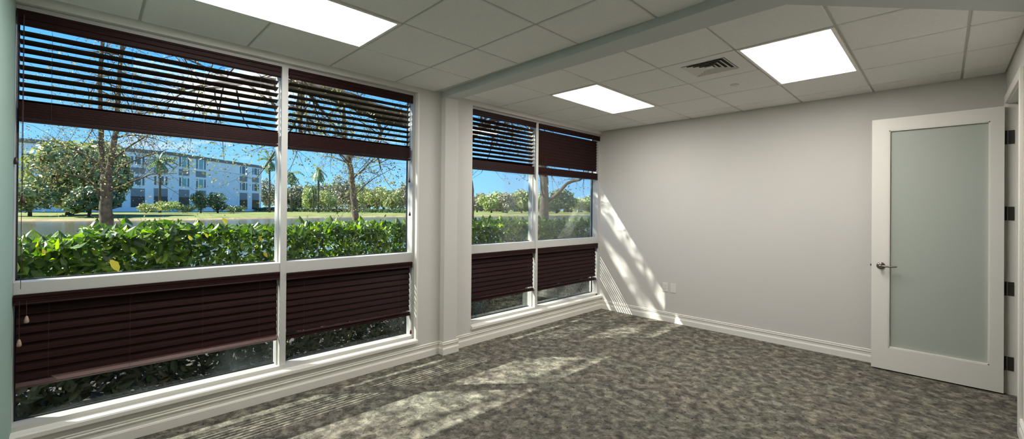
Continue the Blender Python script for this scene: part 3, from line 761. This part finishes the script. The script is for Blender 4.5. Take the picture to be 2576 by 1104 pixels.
def grow(bm, lf, r, start, d, L, rad, depth, leafn, leafL, droop=0.0, spread=0.7, kids=(3, 5), seg=5):
    pts = [start]; dd = d.normalized()
    for k in range(seg):
        dd = (dd + rvec(r) * 0.22 + Vector((0, 0, -droop))).normalized(); pts.append(pts[-1] + dd * (L / seg))
    rr = [rad * (1 - 0.75 * i / seg) for i in range(seg + 1)]
    tube(bm, pts, rr, 6 if rad > 0.02 else 4, cap=False)
    if depth <= 0 or leafn:
        m = leafn if depth <= 0 else leafn // 2
        for _ in range(m):
            i = r.randint(1, seg); p = pts[i] + rvec(r) * leafL * 0.9
            leaf_quad(lf, p, rvec(r), rvec(r), leafL * r.uniform(.7, 1.3), leafL * .5)
    if depth > 0:
        for _ in range(r.randint(*kids)):
            i = r.randint(1, seg); nd = (dd * 0.6 + rvec(r) * spread).normalized()
            grow(bm, lf, r, pts[i], nd, L * r.uniform(.45, .7), rr[i] * 0.6, depth - 1, leafn, leafL, droop, spread, kids, max(3, seg - 1))

def limb_tree(name, label, paths, seed, leafm, leafn, leafL, twig, barkm='bark', ntw=(2, 3), depth=2, spread=0.8, up=0.25, group=None):
    """paths: list of (points in u,v,depth ; radii) for the trunk and main limbs seen in the photograph"""
    r = random.Random(seed); lf = bmesh.new(); tb = bmesh.new(); base = None
    for pth in paths:
        pts, rad, spawn = pth[:3]; dens = pth[3] if len(pth) > 3 else 1
        P_ = [p if isinstance(p, Vector) else at(*p) for p in pts]
        if base is None: base = Vector(P_[0])
        # resample with a little wander
        Q, R_ = [], []
        for i in range(len(P_) - 1):
            for k in range(4):
                t = k / 4; Q.append(P_[i].lerp(P_[i + 1], t) + rvec(r) * rad[i] * 0.10); R_.append(rad[i] + (rad[i + 1] - rad[i]) * t)
        Q.append(P_[-1]); R_.append(rad[-1])
        tube(tb, Q, R_, 9, cap=True)
        for i in range(len(Q)):
            if i / len(Q) < spawn: continue
            for _ in range(r.randint(*ntw)):
                d = (rvec(r) + Vector((0, 0, up))).normalized()
                grow(tb, lf, r, Q[i], d, twig * r.uniform(.5, 1.15), min(R_[i] * .45, 0.03), depth, leafn * dens, leafL * (1.3 if dens > 1 else 1), 0.04, spread)
    root = thing(name, (base.x, base.y, base.z), label, 'tree', group)
    link('trunk', tb, M[barkm], root, True); link('leaves', lf, leafm, root)
    return root

def V0(u, v, d, z): p = at(u, v, d); return Vector((p.x, p.y, z))
# bare tree in front of the building
limb_tree('bare_tree', 'thin-leaved tree with a forked sunlit trunk standing before the white building', [
    ([V0(266, 560, 9.5, -0.6), (266, 570, 9.5), (266, 500, 9.5), (268, 440, 9.5)], [0.15, 0.125, 0.105, 0.10], 2),
    ([(266, 450, 9.5), (256, 400, 9.5), (254, 330, 9.5), (250, 200, 9.5), (262, 60, 9.4), (260, -120, 9.3)], [0.062, 0.052, 0.045, 0.04, 0.03, 0.015], 0.35),
    ([(270, 450, 9.5), (280, 400, 9.5), (292, 330, 9.5), (300, 180, 9.6), (320, 20, 9.7), (345, -150, 9.8)], [0.066, 0.058, 0.048, 0.04, 0.03, 0.012], 0.3),
    ([(258, 495, 9.5), (244, 478, 9.4), (236, 462, 9.3), (214, 448, 9.1), (160, 436, 8.9), (110, 430, 8.7)], [0.035, 0.028, 0.022, 0.018, 0.012, 0.006], 0.5),
    ([(275, 480, 9.5), (320, 462, 9.3), (380, 438, 9.0), (440, 436, 8.8)], [0.026, 0.02, 0.013, 0.006], 0.35),
    ([(278, 445, 9.5), (310, 415, 9.4), (360, 395, 9.2), (420, 376, 9.0)], [0.022, 0.018, 0.012, 0.006], 0.4),
    ([(285, 400, 9.5), (330, 365, 9.3), (372, 340, 9.1), (420, 300, 9.0)], [0.022, 0.018, 0.012, 0.006], 0.4),
    ([(256, 420, 9.5), (225, 395, 9.3), (180, 372, 9.2), (120, 350, 9.0)], [0.022, 0.018, 0.012, 0.006], 0.4)],
    11, M['sparse'], 4, 0.038, 1.4, ntw=(1, 2), depth=2)
limb_tree('slender_tree', 'slender tree with sparse dry leaves seen behind the pane left of the pilaster', [
    ([V0(897, 552, 12, -0.6), (895, 552, 12), (890, 500, 12), (884, 440, 12), (877, 400, 12), (868, 340, 12), (862, 240, 12.2), (850, 120, 12.5), (840, 0, 13)], [0.10, 0.092, 0.085, 0.078, 0.07, 0.06, 0.045, 0.03, 0.015], 0.42),
    ([(878, 410, 12), (862, 392, 11.8), (842, 380, 11.6), (800, 372, 11.4), (750, 380, 11.2)], [0.03, 0.024, 0.018, 0.012, 0.006], 0.3),
    ([(886, 450, 12), (910, 430, 11.8), (940, 400, 11.6), (960, 360, 11.5)], [0.03, 0.022, 0.015, 0.008], 0.2),
    ([(892, 492, 12), (915, 468, 11.8), (938, 450, 11.7), (985, 425, 11.5)], [0.022, 0.017, 0.012, 0.006], 0.3)],
    23, M['sparse'], 4, 0.036, 1.3, ntw=(0, 2), depth=2, up=0.1)
limb_tree('forked_tree', 'dark-trunked tree with one crooked limb seen in the pane beside the back wall', [
    ([V0(1368, 556, 15, -0.6), (1368, 560, 15), (1370, 500, 15), (1368, 450, 15), (1358, 400, 15), (1350, 320, 15), (1345, 200, 15)], [0.19, 0.175, 0.155, 0.15, 0.13, 0.10, 0.05], 0.62),
    ([(1372, 508, 15), (1400, 490, 14.8), (1425, 462, 14.6), (1440, 456, 14.5), (1458, 452, 14.4), (1475, 438, 14.2), (1500, 400, 14)], [0.075, 0.065, 0.055, 0.05, 0.045, 0.035, 0.02], 0.62),
    ([(1360, 430, 15), (1340, 445, 14.9), (1325, 455, 14.8)], [0.05, 0.03, 0.015], 0.5)],
    31, M['sparse'], 4, 0.06, 1.1, barkm='bark_d', ntw=(1, 1), depth=1, up=0.0)
# big oak whose trunk stands behind the pilaster; its limb crosses the window above the blinds
limb_tree('oak_tree', 'large oak whose thick dark limb crosses behind the upper blinds left of the pilaster', [
    ([V0(1166, 545, 8, -0.12), (1166, 545, 8), (1164, 460, 8), (1150, 390, 8), (1125, 345, 7.9), (1030, 305, 7.6), (960, 285, 7.4), (900, 262, 7.2), (830, 232, 7.0), (735, 215, 6.8), (640, 200, 6.6), (540, 210, 6.5), (430, 230, 6.4)],
     [0.22, 0.20, 0.19, 0.17, 0.155, 0.15, 0.145, 0.135, 0.115, 0.09, 0.055, 0.03, 0.01], 0.70),
    ([(760, 222, 6.85), (752, 270, 6.8), (756, 330, 6.75), (748, 372, 6.7)], [0.055, 0.045, 0.03, 0.012], 0.3),
    ([(940, 278, 7.4), (960, 330, 7.3), (945, 370, 7.25), (958, 425, 7.2)], [0.03, 0.025, 0.018, 0.01], 0.3),
    ([(1155, 410, 8), (1190, 340, 7.8), (1240, 300, 7.6), (1300, 300, 7.4), (1390, 330, 7.2)], [0.08, 0.06, 0.04, 0.025, 0.012], 0.25),
    ([(1130, 350, 7.9), (1100, 230, 7.4), (1000, 80, 7.0), (880, -80, 6.6), (760, -200, 6.2)], [0.10, 0.085, 0.065, 0.045, 0.02], 0.2),
    ([(1120, 300, 7.7), (1130, 150, 7.8), (1180, -50, 7.9), (1240, -250, 8.0)], [0.08, 0.07, 0.05, 0.02], 0.2),
    ([Vector((-2.9, -0.9, 3.6)), Vector((-3.1, -2.2, 5.0)), Vector((-3.2, -4.2, 5.9)), Vector((-3.3, -6.2, 6.2)), Vector((-3.3, -8.4, 6.3)), Vector((-3.5, -10.8, 6.2))], [0.12, 0.10, 0.08, 0.06, 0.04, 0.015], 0.12, 3),
    ([Vector((-3.1, -2.2, 5.0)), Vector((-4.0, -3.8, 6.4)), Vector((-4.4, -6.0, 7.2)), Vector((-4.6, -8.5, 7.4))], [0.08, 0.065, 0.045, 0.015], 0.2, 4)],
    47, M['oakleaf'], 4, 0.042, 1.2, barkm='bark_d', ntw=(1, 2), depth=2, up=0.15)

def crown(bm, r, c, R, n, s, squash=0.8):
    """leaf clusters spread through a lumpy round crown"""
    lobes = [(c, R * 0.72)] + [(c + Vector((v.x * R * .62, v.y * R * .62, v.z * R * .5 * squash)), R * r.uniform(.32, .5)) for v in (rvec(r) for _ in range(9))]
    for _ in range(n):
        o, q = lobes[r.randrange(len(lobes))]; v = rvec(r); k = r.uniform(.72, 1.04) if r.random() < .8 else r.uniform(.2, .8)
        p = o + Vector((v.x, v.y, v.z * squash)) * q * k
        leaf_quad(bm, p, (v + rvec(r) * .8).normalized(), rvec(r), s * r.uniform(.6, 1.4), s * r.uniform(.5, .9))

def round_tree(u, vb, vt, wpx, d, m, label, seed, n=1500, trunk=True, low=0.15, group=None, name='broadleaf_tree', cat='tree', squash=None):
    r = random.Random(seed); zb = ground_z(u, d) if d > 50 else -0.12
    b = at(u, vb, d); zt = at(u, vt, d).z; w = wpx * d / F_PX
    hgt = zt - zb; R = w / 2; cz = zt - min(R, hgt * .5) * 1.0
    root = thing(name, (b.x, b.y, zb), label, cat, group)
    lf = bmesh.new(); c = Vector((b.x, b.y, zb + low * hgt + (zt - zb - low * hgt) / 2))
    sq = (zt - zb - low * hgt) / 2 / R
    crown(lf, r, c, R, n, R * (0.10 if n > 5000 else 0.14), sq)
    if trunk:
        tb = bmesh.new(); q = Vector((b.x, b.y, zb - 0.2))
        tube(tb, [q, q + Vector((0.1, 0, hgt * .3)), c], [R * .07, R * .055, R * .03], 7)
        for _ in range(6):
            v = rvec(r); v.z = abs(v.z); tube(tb, [c - Vector((0, 0, hgt * .2)), c + Vector((v.x * R * .7, v.y * R * .7, v.z * R * .5 * sq))], [R * .03, R * .01], 5)
        link('trunk', tb, M['bark_d'], root, True)
    link('foliage', lf, m, root)
    return root

# far shore, left to right
round_tree(175, 545, 322, 250, 72, M['g_mid'], 'big leafy green tree at the left of the far shore, hiding the white building', 1, n=13000, low=0.0)
round_tree(75, 548, 440, 120, 66, M['g_mid'], 'low bushy green tree at the water edge, leftmost under the wide pane', 2, n=2500, low=0.0)
round_tree(225, 550, 455, 120, 66, M['g_dark'], 'dark bush at the foot of the big leafy tree, beside the forked trunk', 3, n=2500, low=0.0)
round_tree(375, 535, 508, 60, 92, M['g_mid'], 'low round shrub before the building, left of the fan palm foot', 4, n=700, low=0.0, trunk=False, name='shrub', cat='shrub')
round_tree(420, 536, 502, 66, 90, M['g_pale'], 'bright green shrub at the foot of the fan palm', 5, n=800, low=0.0, trunk=False, name='shrub', cat='shrub')
round_tree(465, 536, 512, 50, 93, M['g_dark'], 'dark shrub between the fan palm and the dark small tree', 6, n=600, low=0.0, trunk=False, name='shrub', cat='shrub')
round_tree(505, 534, 474, 52, 100, M['g_dark'], 'dark small tree against the white building, left of a pair', 7, n=1200, low=0.05)
round_tree(548, 534, 480, 62, 102, M['g_dark'], 'dark wide small tree against the blank white facade, right of a pair', 8, n=1300, low=0.05)
round_tree(590, 534, 512, 50, 108, M['g_dark'], 'clipped dark shrub under the right end of the white building', 9, n=600, low=0.0, trunk=False, name='shrub', cat='shrub')
far = [ # u, vb, vt, w, d, mat, label
 (676, 530, 440, 46, 165, 'g_grey', 'grey-green tree just right of the white building end'),
 (706, 530, 452, 40, 170, 'g_grey', 'dull grey-green tree behind the window mullion'),
 (745, 531, 460, 56, 172, 'g_grey', 'grey-green tree behind the leftmost royal palm'),
 (782, 531, 458, 50, 160, 'g_pale', 'pale green round tree between the two left palms'),
 (826, 531, 468, 46, 158, 'g_pale', 'pale green tree right of the tall palms'),
 (862, 531, 432, 58, 175, 'g_grey', 'tall dark-topped tree rising left of the slender trunk'),
 (905, 531, 455, 52, 175, 'g_pale', 'pale yellow-green tree behind the slender trunk'),
 (948, 531, 462, 56, 165, 'g_mid', 'olive green tree right of the slender trunk'),
 (985, 531, 470, 52, 162, 'g_mid', 'round dark olive tree near the right jamb of the left bay'),
 (1022, 531, 455, 56, 175, 'g_grey', 'grey-green tree at the right edge of the left bay'),
 (1200, 532, 478, 54, 190, 'g_grey', 'grey-green tree at the left edge of the right bay'),
 (1236, 534, 476, 60, 168, 'g_pale', 'pale yellow-green round tree left in the right bay'),
 (1275, 534, 482, 58, 166, 'g_grey', 'grey spreading tree in the middle of the narrow pane'),
 (1312, 534, 474, 58, 175, 'g_mid', 'green tree left of the mullion in the right bay'),
 (1350, 534, 474, 50, 180, 'g_mid', 'green tree behind the dark forked trunk'),
 (1400, 536, 470, 84, 185, 'g_dark', 'big dark rounded tree right of the forked trunk'),
 (1456, 536, 488, 56, 220, 'g_mid', 'distant green tree second from the right jamb'),
 (1492, 536, 486, 50, 225, 'g_mid', 'distant green tree against the right jamb of the corner pane')]
for k, (u, vb, vt, w, d, m, lb) in enumerate(far):
    round_tree(u, vb, vt, w * 1.15, d, M[m], lb, 60 + k, n=1700, low=0.0, group='trees along the far shore')

wood_row = [(700, 462, 60), (735, 470, 70), (770, 466, 70), (808, 456, 74), (846, 452, 70), (884, 470, 70), (925, 462, 72), (965, 458, 74), (1005, 464, 74), (1045, 460, 70),
            (1190, 490, 70), (1222, 486, 70), (1258, 482, 74), (1296, 478, 74), (1334, 478, 74), (1372, 484, 74), (1420, 492, 74), (1462, 494, 74), (1500, 492, 74)]
places = ['left of the left palm', 'behind the left palm', 'left of the tallest palm', 'right of the tallest palm', 'well left of the slender trunk', 'behind the slender trunk', 'just right of the slender trunk', 'in the right half of the pane', 'towards the right jamb', 'at the right jamb',
          'at the left edge of the narrow pane', 'behind the pale round tree', 'in the middle of the narrow pane', 'left of the corner mullion', 'behind the corner mullion', 'behind the forked trunk', 'right of the big dark tree', 'above the blue water', 'against the last window jamb']
for k, ((u, vt, w), pl) in enumerate(zip(wood_row, places)):
    round_tree(u, 531, vt, w * (1.35 if u > 1100 else 1.1), 245 + 9 * (k % 3), M[('g_grey', 'g_mid', 'g_grey')[k % 3]], 'hazy tree of the distant wood ' + pl, 300 + k, n=1300, low=-0.1, group='trees of the distant wood')

def palm(u, vt, d, r_px, label, seed, fan=False):
    r = random.Random(seed); zb = ground_z(u, d); b = at(u, 525, d); top = at(u, vt, d); R = r_px * d / F_PX
    base = Vector((b.x, b.y, zb - 0.2)); c = Vector((top.x, top.y, top.z))
    root = thing('palm_tree', (b.x, b.y, zb), label, 'palm', 'palms on the far lawn')
    tb = bmesh.new(); tube(tb, [base, base.lerp(c, .5) + Vector((.1, 0, 0)), c], [R * .09, R * .07, R * .065], 8); link('trunk', tb, M['bark'], root, True)
    fb = bmesh.new()
    for k in range(26 if fan else 20):
        a = r.uniform(0, 6.283); el = r.uniform(-0.9, 1.1) if not fan else r.uniform(-1.3, 1.2)
        dd = Vector((math.cos(a) * math.cos(el), math.sin(a) * math.cos(el), math.sin(el))); p = Vector(c); prev = Vector(c); L = R * r.uniform(.8, 1.1); spine = [Vector(c)]
        for s in range(7):
            dd = (dd + Vector((0, 0, -0.20 if not fan else -0.10))).normalized(); spine.append(spine[-1] + dd * L / 7)
        tube(fb, spine, [R * .012] * 8, 3, cap=False)
        for s in range(1, 8):
            t = (spine[s] - spine[s - 1]).normalized(); side = t.cross(Vector((0, 0, 1)));
            side = side.normalized() if side.length > .05 else t.orthogonal()
            for sg in (-1, 1):
                q = spine[s - 1].lerp(spine[s], .5); e = q + side * sg * L * .16 + Vector((0, 0, -L * .10)) + t * L * .08
                leaf_quad(fb, (q + e) / 2, (t.cross(e - q)).normalized(), (e - q), (e - q).length, L * .10)
    link('fronds', fb, M['frond'], root)
palm(402, 402, 98, 36, 'fan palm with drooping fronds in front of the white building', 201, True)
palm(678, 402, 120, 30, 'shaggy fan palm at the right end of the white building', 202, True)
palm(733, 436, 135, 32, 'royal palm right of the mullion, leftmost of three', 203)
palm(801, 428, 128, 32, 'tallest royal palm, middle of three left of the slender trunk', 204)
palm(788, 468, 140, 20, 'small royal palm in front of the tall one', 205)

def far_hedge():
    r = random.Random(77); a = at(640, 528, 148); b = at(1045, 528, 136); root = thing('clipped_hedge', (a.x, a.y, 0.1), 'long low dark clipped hedge along the far edge of the lawn', 'hedge')
    bm = bmesh.new(); side = (b - a).cross(Vector((0, 0, 1))).normalized()
    for _ in range(5000):
        t = r.random(); p = a.lerp(b, t) + side * r.uniform(-.8, .8); z = 0.1 + 1.25 * r.random() ** .8
        leaf_quad(bm, Vector((p.x, p.y, z)), rvec(r), rvec(r), r.uniform(.25, .5), r.uniform(.2, .35))
    link('foliage', bm, M['g_dark'], root)
    bm = bmesh.new()
    for k in range(60):
        p = a.lerp(b, (k + .5) / 60); tube(bm, [Vector((p.x, p.y, -.1)), Vector((p.x + .1, p.y, .8))], [.05, .03], 4)
    link('stems', bm, M['bark_d'], root)
far_hedge()

def car(u, v, d, label, seed):
    z = ground_z(u, d); b = at(u, v, d); root = thing('parked_car', (b.x, b.y, z), label, 'car')
    bm = B((b.x - 1.0, b.x + 1.0, b.y - 2.2, b.y + 2.2, z + .35, z + .95), bev=0.12); link('body', bm, M['carw'], root)
    bm = B((b.x - .85, b.x + .85, b.y - 1.1, b.y + 1.2, z + .93, z + 1.45), bev=0.15); link('cabin', bm, M['bglass'], root)
    for sx in (-1, 1):
        for sy in (-1.35, 1.35):
            bm = bmesh.new(); lathe(bm, [(0.33, -0.12), (0.33, 0.12)], (b.x + sx * .92, b.y + sy, z + .33), 0, 14); link('wheel', bm, M['tyre'], root)
car(668, 526, 192, 'white parked car beside the right end of the building', 1)
car(688, 526, 178, 'white parked car just left of the window mullion', 2)
